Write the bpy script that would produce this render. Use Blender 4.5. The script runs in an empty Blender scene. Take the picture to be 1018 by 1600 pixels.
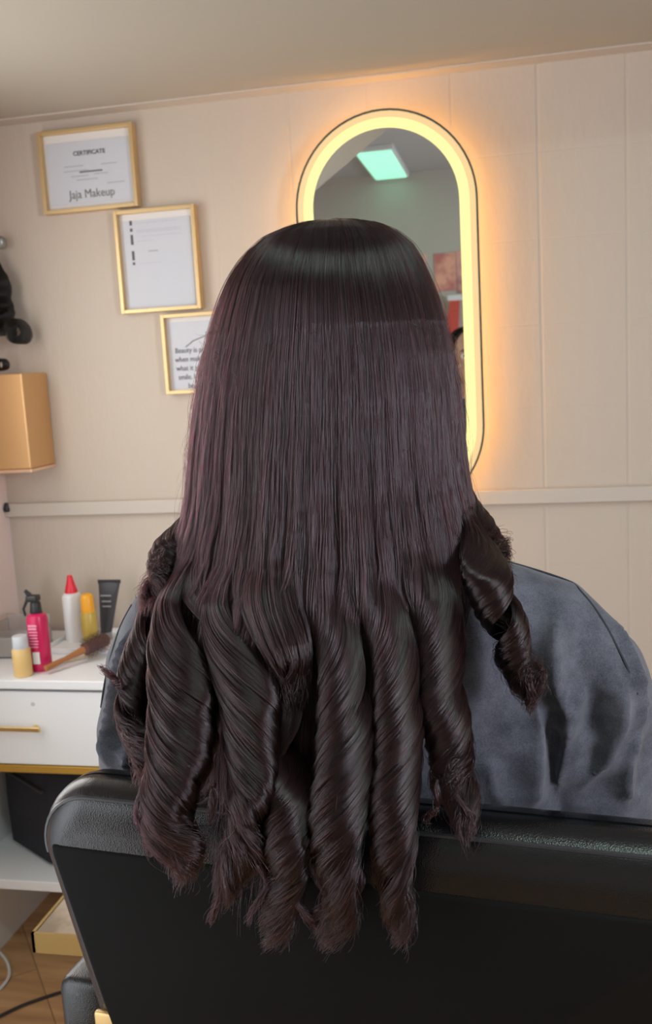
import bpy, bmesh, math, random
import numpy as np
from mathutils import Vector, Matrix
from mathutils.bvhtree import BVHTree
random.seed(7); RNG = np.random.default_rng(11)
SC = bpy.context.scene; COL = SC.collection

# ---------------------------------------------------------------- camera
FPX, PITCH, YAW, ROLL, H = 1466.53, 0.15162, 0.20523, -0.05598, 1.52
FW = np.array([-math.sin(YAW)*math.cos(PITCH), math.cos(YAW)*math.cos(PITCH), -math.sin(PITCH)])
R0 = np.cross(FW, [0, 0, 1]); R0 /= np.linalg.norm(R0); U0 = np.cross(R0, FW)
RT = math.cos(ROLL)*R0 + math.sin(ROLL)*U0
UP = -math.sin(ROLL)*R0 + math.cos(ROLL)*U0
CAM0 = np.array([0, 0, H])
cam = bpy.data.cameras.new('camera'); co = bpy.data.objects.new('camera', cam); COL.objects.link(co)
M = Matrix.Identity(4)
for i in range(3):
    M[i][0], M[i][1], M[i][2], M[i][3] = RT[i], UP[i], -FW[i], CAM0[i]
co.matrix_world = M
cam.sensor_fit = 'VERTICAL'; cam.sensor_height = 24.0; cam.sensor_width = 15.27
cam.lens = FPX/1600*24.0; cam.clip_start = 0.02
cam.dof.use_dof = True; cam.dof.focus_distance = 0.80; cam.dof.aperture_fstop = cam.lens/2.6
SC.camera = co

def P(x, y, Y):
    """world point seen at photo pixel (x, y) at distance Y into the room"""
    d = FW*FPX + RT*(x-509) - UP*(y-800)
    return CAM0 + d*(Y/d[1])

# ---------------------------------------------------------------- world, lights, exposure
SC.view_settings.view_transform = 'Standard'; SC.view_settings.look = 'None'
SC.view_settings.gamma = 1.0; SC.view_settings.exposure = -0.12; SC.view_settings.use_curve_mapping = False
w = bpy.data.worlds.new('world'); SC.world = w; w.use_nodes = True
w.node_tree.nodes['Background'].inputs[0].default_value = (0.75, 0.85, 1.0, 1)
w.node_tree.nodes['Background'].inputs[1].default_value = 0.6
def area(name, loc, look, sx, sy, power, color):
    l = bpy.data.lights.new(name, 'AREA'); l.shape = 'RECTANGLE'; l.size = sx; l.size_y = sy
    l.energy = power; l.color = color
    o = bpy.data.objects.new(name, l); COL.objects.link(o); o.location = loc
    o.rotation_euler = (Vector(look)-Vector(loc)).to_track_quat('-Z', 'Y').to_euler()
    return o
# daylight of the right window, two added fills at left, a ceiling panel
area('window_daylight_left', (-1.385, 1.66, 1.45), (1, 2.0, 1.1), 0.6, 1.1, 10, (1.0, 0.93, 0.87))  # added to brighten the mirror wall's left end, set in an unseen window
area('glass_door_daylight', (-1.38, 0.30, 1.0), (-0.2, 1.6, 0.4), 0.8, 1.8, 14, (0.94, 0.97, 1.0))  # added fill for the dressing unit's front and the floor
area('window_daylight_right', (1.84, -0.35, 1.55), (-0.3, 0.75, 1.2), 0.55, 1.0, 56, (0.84, 0.86, 1.0))
area('ceiling_panel_light', (0.5, 0.2, 2.68), (0.5, 0.2, 0), 1.1, 0.10, 10, (0.76, 1.0, 0.89))

# ---------------------------------------------------------------- materials
MATS = {}
def mat(name, col=(0.5,0.5,0.5), rough=0.5, metal=0.0, bump=None, mottle=None, emis=None, spec=None, sheen=0, trans=0, coat=0):
    if name in MATS: return MATS[name]
    m = bpy.data.materials.new(name); m.use_nodes = True; nt = m.node_tree
    b = nt.nodes['Principled BSDF']
    b.inputs['Base Color'].default_value = (*col, 1); b.inputs['Roughness'].default_value = rough
    b.inputs['Metallic'].default_value = metal
    if spec is not None: b.inputs['Specular IOR Level'].default_value = spec
    if sheen: b.inputs['Sheen Weight'].default_value = sheen; b.inputs['Sheen Roughness'].default_value = 0.4
    if trans: b.inputs['Transmission Weight'].default_value = trans
    if coat: b.inputs['Coat Weight'].default_value = coat
    if emis: b.inputs['Emission Color'].default_value = (*emis[0], 1); b.inputs['Emission Strength'].default_value = emis[1]
    tc = nt.nodes.new('ShaderNodeTexCoord')
    if mottle:   # (scale, second colour, low, high)
        n = nt.nodes.new('ShaderNodeTexNoise'); n.inputs['Scale'].default_value = mottle[0]; n.inputs['Detail'].default_value = 5
        r = nt.nodes.new('ShaderNodeMapRange'); r.inputs[1].default_value = mottle[2]; r.inputs[2].default_value = mottle[3]
        mx = nt.nodes.new('ShaderNodeMix'); mx.data_type = 'RGBA'
        mx.inputs[6].default_value = (*col, 1); mx.inputs[7].default_value = (*mottle[1], 1)
        nt.links.new(tc.outputs['Object'], n.inputs['Vector']); nt.links.new(n.outputs[0], r.inputs[0])
        nt.links.new(r.outputs[0], mx.inputs[0]); nt.links.new(mx.outputs[2], b.inputs['Base Color'])
    if bump:     # (kind, scale, strength, distance)
        if bump[0] == 'noise':
            n = nt.nodes.new('ShaderNodeTexNoise'); n.inputs['Detail'].default_value = 6; out = n.outputs[0]
        else:
            n = nt.nodes.new('ShaderNodeTexVoronoi'); out = n.outputs['Distance']
        n.inputs['Scale'].default_value = bump[1]
        bp = nt.nodes.new('ShaderNodeBump'); bp.inputs['Strength'].default_value = bump[2]; bp.inputs['Distance'].default_value = bump[3]
        nt.links.new(tc.outputs['Object'], n.inputs['Vector']); nt.links.new(out, bp.inputs['Height'])
        nt.links.new(bp.outputs[0], b.inputs['Normal'])
    MATS[name] = m
    return m

def tile_wall_mat(name, col, joint=0.8, offx=-0.139, offz=1.19):
    """wall tiles painted over: square joints and paint lumps as relief"""
    m = bpy.data.materials.new(name); m.use_nodes = True; nt = m.node_tree; N = nt.nodes; L = nt.links
    b = N['Principled BSDF']; b.inputs['Base Color'].default_value = (*col, 1); b.inputs['Roughness'].default_value = 0.55
    tc = N.new('ShaderNodeTexCoord'); sp = N.new('ShaderNodeSeparateXYZ'); L.new(tc.outputs['Object'], sp.inputs[0])
    def groove(sock, off, width):
        a = N.new('ShaderNodeMath'); a.operation = 'SUBTRACT'; a.inputs[1].default_value = off; L.new(sock, a.inputs[0])
        d = N.new('ShaderNodeMath'); d.operation = 'PINGPONG'; d.inputs[1].default_value = 0.1025; L.new(a.outputs[0], d.inputs[0])
        r = N.new('ShaderNodeMapRange'); r.inputs[1].default_value = 0; r.inputs[2].default_value = width; r.clamp = True
        r.interpolation_type = 'SMOOTHSTEP'; L.new(d.outputs[0], r.inputs[0]); return r.outputs[0]
    gx = groove(sp.outputs[0], offx, 0.006); gz = groove(sp.outputs[2], offz, 0.003)
    h = N.new('ShaderNodeMath'); h.operation = 'MULTIPLY'; h.inputs[1].default_value = 0.22; L.new(gz, h.inputs[0])
    s = N.new('ShaderNodeMath'); s.operation = 'ADD'; L.new(gx, s.inputs[0]); L.new(h.outputs[0], s.inputs[1])
    # the joints are filled smooth towards the left end of the wall
    fr = N.new('ShaderNodeMapRange'); fr.inputs[1].default_value = -0.98; fr.inputs[2].default_value = -0.5; fr.inputs[3].default_value = 0.06; fr.inputs[4].default_value = joint
    L.new(sp.outputs[0], fr.inputs[0])
    mm = N.new('ShaderNodeMath'); mm.operation = 'MULTIPLY'; L.new(s.outputs[0], mm.inputs[0]); L.new(fr.outputs[0], mm.inputs[1])
    n = N.new('ShaderNodeTexNoise'); n.inputs['Scale'].default_value = 14; n.inputs['Detail'].default_value = 5; n.inputs['Roughness'].default_value = 0.6
    mp = N.new('ShaderNodeMapping'); mp.inputs['Scale'].default_value = (1.6, 1, 0.6); L.new(tc.outputs['Object'], mp.inputs[0]); L.new(mp.outputs[0], n.inputs['Vector'])
    a2 = N.new('ShaderNodeMath'); a2.operation = 'MULTIPLY_ADD'; a2.inputs[1].default_value = 1.6; L.new(n.outputs[0], a2.inputs[0]); L.new(mm.outputs[0], a2.inputs[2])
    bp = N.new('ShaderNodeBump'); bp.inputs['Strength'].default_value = 0.5; bp.inputs['Distance'].default_value = 0.004
    L.new(a2.outputs[0], bp.inputs['Height']); L.new(bp.outputs[0], b.inputs['Normal'])
    return m

def wood_floor_mat():
    m = bpy.data.materials.new('floor_wood'); m.use_nodes = True; nt = m.node_tree; N = nt.nodes; L = nt.links
    b = N['Principled BSDF']; b.inputs['Roughness'].default_value = 0.4
    tc = N.new('ShaderNodeTexCoord'); mp = N.new('ShaderNodeMapping'); mp.inputs['Rotation'].default_value = (0, 0, 0.9); mp.inputs['Scale'].default_value = (1, 9, 1)
    L.new(tc.outputs['Object'], mp.inputs[0])
    n = N.new('ShaderNodeTexNoise'); n.inputs['Scale'].default_value = 2.4; n.inputs['Detail'].default_value = 6; L.new(mp.outputs[0], n.inputs['Vector'])
    r = N.new('ShaderNodeValToRGB'); r.color_ramp.elements[0].position = 0.3; r.color_ramp.elements[1].position = 0.7
    r.color_ramp.elements[0].color = (0.42, 0.22, 0.10, 1); r.color_ramp.elements[1].color = (0.74, 0.45, 0.22, 1)
    L.new(n.outputs[0], r.inputs[0])
    br = N.new('ShaderNodeTexBrick'); br.inputs['Scale'].default_value = 1; br.inputs['Brick Width'].default_value = 1.2; br.inputs['Row Height'].default_value = 0.14
    br.inputs['Mortar Size'].default_value = 0.0015; br.inputs['Color1'].default_value = (1,1,1,1); br.inputs['Color2'].default_value = (0.86,0.86,0.86,1); br.inputs['Mortar'].default_value = (0.4,0.4,0.4,1)
    mp2 = N.new('ShaderNodeMapping'); mp2.inputs['Rotation'].default_value = (0, 0, 0.9); L.new(tc.outputs['Object'], mp2.inputs[0]); L.new(mp2.outputs[0], br.inputs['Vector'])
    mx = N.new('ShaderNodeMix'); mx.data_type = 'RGBA'; mx.blend_type = 'MULTIPLY'; mx.inputs[0].default_value = 1
    L.new(r.outputs[0], mx.inputs[6]); L.new(br.outputs[0], mx.inputs[7]); L.new(mx.outputs[2], b.inputs['Base Color'])
    return m

def cloth_mat():
    m = bpy.data.materials.new('washed_cotton'); m.use_nodes = True; nt = m.node_tree; N = nt.nodes; L = nt.links
    b = N['Principled BSDF']; b.inputs['Roughness'].default_value = 0.9; b.inputs['Sheen Weight'].default_value = 0.25; b.inputs['Specular IOR Level'].default_value = 0.15
    tc = N.new('ShaderNodeTexCoord')
    n = N.new('ShaderNodeTexNoise'); n.inputs['Scale'].default_value = 26; n.inputs['Detail'].default_value = 9; n.inputs['Roughness'].default_value = 0.68
    L.new(tc.outputs['Object'], n.inputs['Vector'])
    n2 = N.new('ShaderNodeTexNoise'); n2.inputs['Scale'].default_value = 700; n2.inputs['Detail'].default_value = 2; L.new(tc.outputs['Object'], n2.inputs['Vector'])
    ad = N.new('ShaderNodeMath'); ad.operation = 'MULTIPLY_ADD'; ad.inputs[1].default_value = 0.45; L.new(n2.outputs[0], ad.inputs[0]); L.new(n.outputs[0], ad.inputs[2])
    r = N.new('ShaderNodeValToRGB'); r.color_ramp.elements[0].position = 0.55; r.color_ramp.elements[1].position = 0.9
    r.color_ramp.elements[0].color = (0.055, 0.058, 0.073, 1); r.color_ramp.elements[1].color = (0.135, 0.138, 0.165, 1)
    L.new(ad.outputs[0], r.inputs[0]); L.new(r.outputs[0], b.inputs['Base Color'])
    bp = N.new('ShaderNodeBump'); bp.inputs['Strength'].default_value = 0.25; bp.inputs['Distance'].default_value = 0.0006
    L.new(n2.outputs[0], bp.inputs['Height']); L.new(bp.outputs[0], b.inputs['Normal'])
    return m

def leather_mat():
    m = bpy.data.materials.new('black_leatherette'); m.use_nodes = True; nt = m.node_tree; N = nt.nodes; L = nt.links
    b = N['Principled BSDF']; b.inputs['Base Color'].default_value = (0.004, 0.004, 0.0045, 1); b.inputs['Roughness'].default_value = 0.25; b.inputs['Specular IOR Level'].default_value = 0.5
    tc = N.new('ShaderNodeTexCoord')
    v = N.new('ShaderNodeTexVoronoi'); v.feature = 'SMOOTH_F1'; v.inputs['Scale'].default_value = 850; v.inputs['Smoothness'].default_value = 0.4; L.new(tc.outputs['Object'], v.inputs['Vector'])
    n = N.new('ShaderNodeTexNoise'); n.inputs['Scale'].default_value = 9; n.inputs['Detail'].default_value = 3; L.new(tc.outputs['Object'], n.inputs['Vector'])
    bp = N.new('ShaderNodeBump'); bp.inputs['Strength'].default_value = 0.38; bp.inputs['Distance'].default_value = 0.0004; L.new(v.outputs['Distance'], bp.inputs['Height'])
    bp2 = N.new('ShaderNodeBump'); bp2.inputs['Strength'].default_value = 0.15; bp2.inputs['Distance'].default_value = 0.008; L.new(n.outputs[0], bp2.inputs['Height']); L.new(bp.outputs[0], bp2.inputs['Normal'])
    L.new(bp2.outputs[0], b.inputs['Normal'])
    return m

def hair_mat(name, col, rough=0.18, rnd=0.5, along=False):
    m = bpy.data.materials.new(name); m.use_nodes = True; nt = m.node_tree; N = nt.nodes; L = nt.links
    N.remove(N['Principled BSDF']); out = N['Material Output']
    h = N.new('ShaderNodeBsdfHairPrincipled'); h.model = 'CHIANG'; h.parametrization = 'COLOR'
    hi = N.new('ShaderNodeHairInfo')
    r = N.new('ShaderNodeValToRGB')
    e = r.color_ramp.elements
    e[0].color = (1-rnd, 1-rnd, 1-rnd, 1); e[1].color = (1+rnd*1.6, 1+rnd, 1+rnd, 1)
    L.new(hi.outputs['Random'], r.inputs[0])
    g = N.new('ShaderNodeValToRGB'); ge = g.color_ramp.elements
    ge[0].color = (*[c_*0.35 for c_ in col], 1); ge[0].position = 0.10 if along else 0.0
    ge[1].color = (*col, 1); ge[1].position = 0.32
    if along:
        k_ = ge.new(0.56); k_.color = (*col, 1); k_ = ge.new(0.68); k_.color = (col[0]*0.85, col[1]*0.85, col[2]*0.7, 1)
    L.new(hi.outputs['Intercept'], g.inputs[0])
    mx = N.new('ShaderNodeMix'); mx.data_type = 'RGBA'; mx.blend_type = 'MULTIPLY'; mx.inputs[0].default_value = 1
    L.new(g.outputs[0], mx.inputs[6]); L.new(r.outputs[0], mx.inputs[7]); L.new(mx.outputs[2], h.inputs['Color'])
    h.inputs['Roughness'].default_value = rough; h.inputs['Radial Roughness'].default_value = 0.5
    h.inputs['Coat'].default_value = 0.15; h.inputs['Random Roughness'].default_value = 0.2
    L.new(h.outputs[0], out.inputs[0])
    return m

WALL = tile_wall_mat('painted_tile_wall', (0.575, 0.495, 0.41))
PLASTER = mat('plaster', (0.62, 0.58, 0.52), 0.8, bump=('noise', 12, 0.15, 0.01))
PINKWALL = mat('pale_pink_wall', (0.80, 0.66, 0.62), 0.7)
CEIL = mat('ceiling_paint', (0.47, 0.435, 0.37), 0.85, bump=('noise', 6, 0.1, 0.01))
TRIM = mat('trim_paint', (0.58, 0.52, 0.45), 0.5)
GOLD = mat('gold_frame', (0.66, 0.48, 0.24), 0.38, 0.5)
BRASS = mat('brass', (0.80, 0.58, 0.25), 0.25, 1.0)
COPPER = mat('copper_gold_sheet', (0.66, 0.40, 0.18), 0.38, 0.55)
PAPER = mat('paper', (0.60, 0.62, 0.67), 0.6)
INK = mat('print_ink', (0.10, 0.10, 0.11), 0.6)
INKL = mat('print_ink_light', (0.42, 0.42, 0.45), 0.6)
INKG = mat('print_ink_olive', (0.20, 0.20, 0.13), 0.6)
GLASS = mat('clear_glass', (1, 1, 1), 0.02, trans=1.0)
WHITE = mat('white_lacquer', (0.86, 0.88, 0.90), 0.3)
LEATHER = leather_mat(); CLOTH = cloth_mat()
HAIR = hair_mat('plum_brown_hair', (0.0088, 0.0030, 0.0038), rnd=0.75, along=True)
HAIRS = hair_mat('plum_brown_hair_long', (0.0108, 0.0036, 0.0050), rnd=0.75)
HAIRB = hair_mat('black_hair', (0.002, 0.002, 0.002), 0.35, 0.2)
CORE = mat('hair_mass', (0.010, 0.007, 0.008), 0.6)
SKIN = mat('skin', (0.50, 0.30, 0.21), 0.5)
BLACKP = mat('black_plastic', (0.02, 0.02, 0.022), 0.4)
BLACKC = mat('black_fabric', (0.012, 0.013, 0.02), 0.85)

# ---------------------------------------------------------------- mesh helpers
class MB:
    def __init__(s): s.bm = bmesh.new()
    def box(s, x0, x1, y0, y1, z0, z1, bev=0):
        t = bmesh.new()
        bmesh.ops.create_cube(t, size=1, matrix=Matrix.Translation(((x0+x1)/2, (y0+y1)/2, (z0+z1)/2)) @ Matrix.Diagonal((x1-x0, y1-y0, z1-z0, 1)))
        if bev: bmesh.ops.bevel(t, geom=t.edges[:], offset=bev, segments=3, affect='EDGES', profile=0.5)
        s._merge(t); return s
    def _merge(s, t):
        me = bpy.data.meshes.new('tmp'); t.to_mesh(me); t.free(); s.bm.from_mesh(me); bpy.data.meshes.remove(me)
    def rings(s, rings, cap=True, closed=True):
        """rings: list of lists of points with equal counts"""
        vs = [[s.bm.verts.new(p) for p in r] for r in rings]; n = len(vs[0])
        for a, b in zip(vs, vs[1:]):
            for i in range(n if closed else n-1):
                j = (i+1) % n
                try: s.bm.faces.new((a[i], a[j], b[j], b[i]))
                except ValueError: pass
        if cap: s.bm.faces.new(list(reversed(vs[0]))); s.bm.faces.new(vs[-1])
        return s
    def tube(s, pts, r, n=10, cap=True):
        pts = [Vector(p) for p in pts]; m = len(pts)
        rad = r if hasattr(r, '__len__') else [r]*m
        rs = []; ref = None
        for i, p in enumerate(pts):
            t = (pts[min(i+1, m-1)] - pts[max(i-1, 0)]).normalized()
            if ref is None: ref = t.orthogonal().normalized()
            ref = (ref - t*ref.dot(t)).normalized(); b = t.cross(ref)
            rs.append([p + (ref*math.cos(a)+b*math.sin(a))*rad[i] for a in [2*math.pi*k/n for k in range(n)]])
        return s.rings(rs, cap)
    def lathe(s, c, prof, n=28, axis=None):
        """prof: [(r, h)] up the axis from c"""
        c = Vector(c); ax = Vector(axis or (0, 0, 1)).normalized(); a = ax.orthogonal().normalized(); b = ax.cross(a)
        return s.rings([[c + ax*h + (a*math.cos(t)+b*math.sin(t))*max(r, 1e-4) for t in [2*math.pi*k/n for k in range(n)]] for r, h in prof])
    def build(s, name, m, parent=None, smooth=False, angle=40):
        bmesh.ops.recalc_face_normals(s.bm, faces=s.bm.faces[:])
        me = bpy.data.meshes.new(name); s.bm.to_mesh(me); s.bm.free()
        o = bpy.data.objects.new(name, me); COL.objects.link(o); me.materials.append(m)
        if smooth:
            me.shade_smooth(); me.set_sharp_from_angle(angle=math.radians(angle))
        if parent: attach(o, parent)
        return o
def attach(o, parent):
    o.parent = parent; o.matrix_parent_inverse = world_of(parent).inverted()
def world_of(o):
    m = Matrix.LocRotScale(o.location, o.rotation_euler, o.scale)
    if o.parent: m = world_of(o.parent) @ o.matrix_parent_inverse @ m
    return m
def thing(name, label, cat, loc, group=None):
    o = bpy.data.objects.new(name, None); COL.objects.link(o); o.location = loc; o.empty_display_size = 0.05
    return tag(o, label, cat, group)
def tag(o, label, cat, group=None, kind=None):
    o['label'] = label; o['category'] = cat
    if group: o['group'] = group
    if kind: o['kind'] = kind
    return o
def struct(o): o['kind'] = 'structure'; return o
def arc(cx, cz, r, a0, a1, n): return [(cx+r*math.cos(a0+(a1-a0)*k/n), cz+r*math.sin(a0+(a1-a0)*k/n)) for k in range(n+1)]
def stadium(cx, z0, z1, r, n=32): return arc(cx, z1, r, 0, math.pi, n) + arc(cx, z0, r, math.pi, 2*math.pi, n)
def smoothstep(t): t = np.clip(t, 0, 1); return t*t*(3-2*t)
def solid(parts, name, m, voxel, smooth_it=8, parent=None, disp=None, smf=0.6):
    """fuse the given closed meshes into one continuous skin"""
    me = bpy.data.meshes.new(name)
    parts.bm.normal_update(); bmesh.ops.recalc_face_normals(parts.bm, faces=parts.bm.faces[:])
    parts.bm.to_mesh(me); parts.bm.free()
    t = bpy.data.objects.new('tmp', me); COL.objects.link(t)
    rm = t.modifiers.new('r', 'REMESH'); rm.mode = 'VOXEL'; rm.voxel_size = voxel
    sm = t.modifiers.new('s', 'SMOOTH'); sm.factor = smf; sm.iterations = smooth_it
    dg = bpy.context.evaluated_depsgraph_get(); dg.update()
    nm = bpy.data.meshes.new_from_object(t.evaluated_get(dg)); nm.name = name
    bpy.data.objects.remove(t); bpy.data.meshes.remove(me)
    if disp:
        n = len(nm.vertices); v = np.empty(n*3); nm.vertices.foreach_get('co', v); v = v.reshape(-1, 3)
        nn = np.empty(n*3); nm.vertex_normals.foreach_get('vector', nn); nn = nn.reshape(-1, 3)
        v = v + nn*disp(v, nn)[:, None]; nm.vertices.foreach_set('co', v.ravel()); nm.update()
    nm.materials.clear(); nm.materials.append(m); nm.shade_smooth()
    o = bpy.data.objects.new(name, nm); COL.objects.link(o)
    if parent: attach(o, parent)
    return o

# ================================================================ THE ROOM
YW, XL, XR, YB = 2.44, -1.44, 1.90, -1.50
ZS, ZC = 2.215, 2.72                      # low ceiling by the mirror wall, high ceiling behind
struct(MB().box(XL-0.1, XR+0.1, YW, YW+0.1, -0.05, 2.85).build('wall_back', WALL))
struct(MB().box(XL-0.1, XL, YB-0.1, YW, -0.05, 2.85).build('wall_left', PINKWALL))
struct(MB().box(XR, XR+0.1, YB-0.1, YW, -0.05, 2.85).build('wall_right', PLASTER))
struct(MB().box(XL, XR, YB-0.1, YB, -0.05, 2.85).build('wall_front', mat('plaster_green_grey', (0.58, 0.56, 0.50), 0.8)))
struct(MB().box(XL-0.1, XR+0.1, YB-0.1, YW+0.1, -0.1, 0.0).build('floor', wood_floor_mat()))
c = MB().box(XL-0.1, XR+0.1, YB-0.1, YW+0.1, ZC, ZC+0.1)
struct(c.build('ceiling', mat('ceiling_paint_grey', (0.50, 0.50, 0.50), 0.85)))
edge = [(XL, YW), (XR, YW), (XR, 1.80), (-0.355, 1.80), (-0.78, 0.893), (XL, -0.516)]
s = MB(); s.rings([[(x, y, ZS) for x, y in edge], [(x, y, ZC) for x, y in edge]])
so = struct(s.build('ceiling_low', CEIL)); so.name = 'ceiling.001'
struct(MB().box(XL, XR, YW-0.055, YW, ZS-0.004, ZS, 0.001).build('trim_1', TRIM))
struct(MB().box(XL, XR, YW-0.022, YW, 1.150, 1.188, 0.003).build('trim_2', TRIM))
struct(MB().box(XL, XR, YW-0.014, YW, 0.0, 0.09, 0.003).build('baseboard_back', TRIM))
# out-of-view windows, frame and pane; the left one is added to light the wall
for k, (xw, sg, a, b_) in enumerate([(XL, 1, 1.36, 1.96), (XR, -1, -0.92, 0.22)]):
    fr = MB(); pz0, pz1 = 0.88, 2.05
    X_ = sorted((xw, xw+sg*0.05))
    for y0, y1 in ((a-0.04, a), (b_, b_+0.04), ((a+b_)/2-0.015, (a+b_)/2+0.015)): fr.box(X_[0], X_[1], y0, y1, pz0-0.04, pz1+0.04)
    for z0, z1 in ((pz0-0.04, pz0), (pz1, pz1+0.04)): fr.box(X_[0], X_[1], a-0.04, b_+0.04, z0, z1)
    f = struct(fr.build('window_%d' % (k+1), WHITE))
    g = MB().box(min(xw+sg*0.005, xw+sg*0.012), max(xw+sg*0.005, xw+sg*0.012), a, b_, pz0, pz1)
    g.build('pane', mat('window_glow', (0.8, 0.9, 1), 0.2, emis=((0.85, 0.93, 1.0), 0.9)), f)

fr = MB().box(XL, XL+0.05, -0.20, -0.12, 0, 2.08).box(XL, XL+0.05, 0.72, 0.80, 0, 2.08).box(XL, XL+0.05, -0.12, 0.72, 2.0, 2.08).box(XL, XL+0.05, -0.12, 0.72, 0, 0.08)
f = struct(fr.build('door_1', WHITE))  # unseen door, added around the fill light for the dressing unit
MB().box(XL+0.005, XL+0.012, -0.12, 0.72, 0.08, 2.0).build('pane', mat('window_glow'), f)
MB().box(XL+0.05, XL+0.075, 0.74, 0.76, 0.95, 1.15, 0.004).build('door_handle', mat('brass'), f)

# the lit ceiling panel the mirror shows
pn = thing('ceiling_light', 'pale green-white lit ceiling panel, reflected in the arched mirror', 'light', (-0.76, -1.05, ZC))
MB().box(-0.855, -0.63, -1.47, -0.66, ZC-0.03, ZC, 0.004).build('frame', WHITE, pn)
MB().box(-0.84, -0.645, -1.455, -0.675, ZC-0.036, ZC-0.028).build('diffuser', mat('panel_glow', (0.5, 1, 0.8), 0.5, emis=((0.36, 1.0, 0.66), 1.1)), pn)
# a second panel, overhead to the right (it lights the chair top)
pn = thing('ceiling_light', 'pale green-white strip light on the high ceiling, reflected along the black chair top', 'light', (0.5, 0.2, ZC))
MB().box(-0.05, 1.05, 0.03, 0.37, ZC-0.03, ZC, 0.004).build('frame', WHITE, pn)

# salmon posters and shelf behind the photographer, seen only in the mirror
def poster(x0, x1, z0, z1, col, label, blot):
    t = thing('wall_poster', label, 'poster', ((x0+x1)/2, YB, z0), 'posters reflected in the mirror')
    MB().box(x0, x1, YB, YB+0.006, z0, z1).build('sheet', mat('poster_%s' % str(col), col, 0.5, mottle=(9, blot, 0.45, 0.6)), t)
    return t
poster(-0.73, -0.545, 1.97, 2.205, (0.92, 0.58, 0.46), 'plain salmon poster reflected in mirror beside the hair', (0.72, 0.42, 0.33))
poster(-0.495, -0.36, 1.97, 2.205, (0.95, 0.50, 0.36), 'orange-pink poster reflected in mirror next to the lit rim', (0.62, 0.22, 0.20))
poster(-0.355, -0.20, 1.95, 2.215, (0.85, 0.45, 0.40), 'red-brown poster reflected in mirror, rightmost of the upper row', (0.35, 0.16, 0.15))
poster(-0.62, -0.44, 1.55, 1.93, (0.95, 0.68, 0.54), 'peach lower poster reflected in mirror against the hair', (0.55, 0.5, 0.45))
t = thing('shop_apron', 'red cloth with white collar reflected low in the mirror', 'apron', (-0.36, YB+0.05, 1.6))
a_ = MB(); a_.rings([[(-0.40, YB+0.03, 1.90), (-0.34, YB+0.03, 1.90), (-0.34, YB+0.08, 1.90), (-0.40, YB+0.08, 1.90)], [(-0.45, YB+0.02, 1.62), (-0.36, YB+0.02, 1.62), (-0.36, YB+0.10, 1.62), (-0.45, YB+0.10, 1.62)]]); a_.build('cloth', mat('red_cloth', (0.65, 0.10, 0.07), 0.8), t)
MB().box(-0.415, -0.325, YB+0.02, YB+0.09, 1.90, 1.935, 0.006).build('collar', WHITE, t)

# ================================================================ ARCHED MIRROR
MX, MZ0, MZ1, MR = -0.302, 1.362, 1.905, 0.2235
YF = 2.362
mir = thing('wall_mirror', 'tall arched mirror with glowing yellow rim on the cream wall', 'mirror', (MX, YW, MZ0-MR))
def ring_band(ro, ri, y0, y1):
    o, i = stadium(MX, MZ0, MZ1, ro), stadium(MX, MZ0, MZ1, ri); b = MB()
    sec = [[(x, y0, z) for x, z in o], [(x, y1, z) for x, z in o], [(x, y1, z) for x, z in i], [(x, y0, z) for x, z in i], [(x, y0, z) for x, z in o]]
    b.rings(sec, cap=False); bmesh.ops.remove_doubles(b.bm, verts=b.bm.verts[:], dist=1e-6); return b
g = MB(); st = stadium(MX, MZ0, MZ1, MR-0.044)
g.rings([[(x, YF, z) for x, z in st], [(x, YF+0.004, z) for x, z in st]]).build('mirror_glass', mat('silvered_glass', (0.80, 0.83, 0.82), 0.015, 1.0), mir)
ring_band(MR-0.005, MR-0.020, YF, YF+0.006).build('frosted_band', mat('led_frosted', (0.25, 0.2, 0.12), 0.4, emis=((1.0, 0.66, 0.30), 0.88)), mir)
ring_band(MR-0.020, MR-0.044, YF, YF+0.006).build('light_ring', mat('led_diffuser', (0.25, 0.22, 0.1), 0.4, emis=((1.0, 0.88, 0.34), 1.15)), mir)
ring_band(MR, MR-0.005, YF-0.0005, YF+0.010).build('glass_edge', mat('green_glass_edge', (0.05, 0.075, 0.06), 0.15), mir)
st = stadium(MX, MZ0, MZ1, MR-0.05)
MB().rings([[(x, YF+0.011, z) for x, z in st], [(x, YF+0.075, z) for x, z in st]]).build('back_box', WHITE, mir)
ring_band(MR-0.020, MR-0.028, YF+0.012, YF+0.020).build('back_light_strip', mat('led_back', (1, 0.8, 0.4), 0.4, emis=((1.0, 0.47, 0.11), 15.0)), mir)
ring_band(MR-0.040, MR-0.046, YF+0.0095, YF+0.076).build('back_light_strip_holder', WHITE, mir)

# ================================================================ CERTIFICATES
def text(body, x, z, y, size, m, parent, name='lettering', sx=1.0, align='CENTER', bold=0.0):
    cu = bpy.data.curves.new(name, 'FONT'); cu.body = body; cu.size = size; cu.align_x = align; cu.align_y = 'CENTER'
    cu.extrude = 0.0003; cu.offset = bold; cu.resolution_u = 3
    o = bpy.data.objects.new(name, cu); COL.objects.link(o); cu.materials.append(m)
    o.location = (x, y, z); o.rotation_euler = (math.pi/2, 0, 0); o.scale = (sx, 1, 1)
    dg = bpy.context.evaluated_depsgraph_get(); dg.update()
    me = bpy.data.meshes.new_from_object(o.evaluated_get(dg)); bpy.data.objects.remove(o); bpy.data.curves.remove(cu)
    o = bpy.data.objects.new(name, me); COL.objects.link(o); me.materials.clear(); me.materials.append(m)
    o.location = (x, y, z); o.rotation_euler = (math.pi/2, 0, 0); o.scale = (sx, 1, 1)
    attach(o, parent); return o
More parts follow.
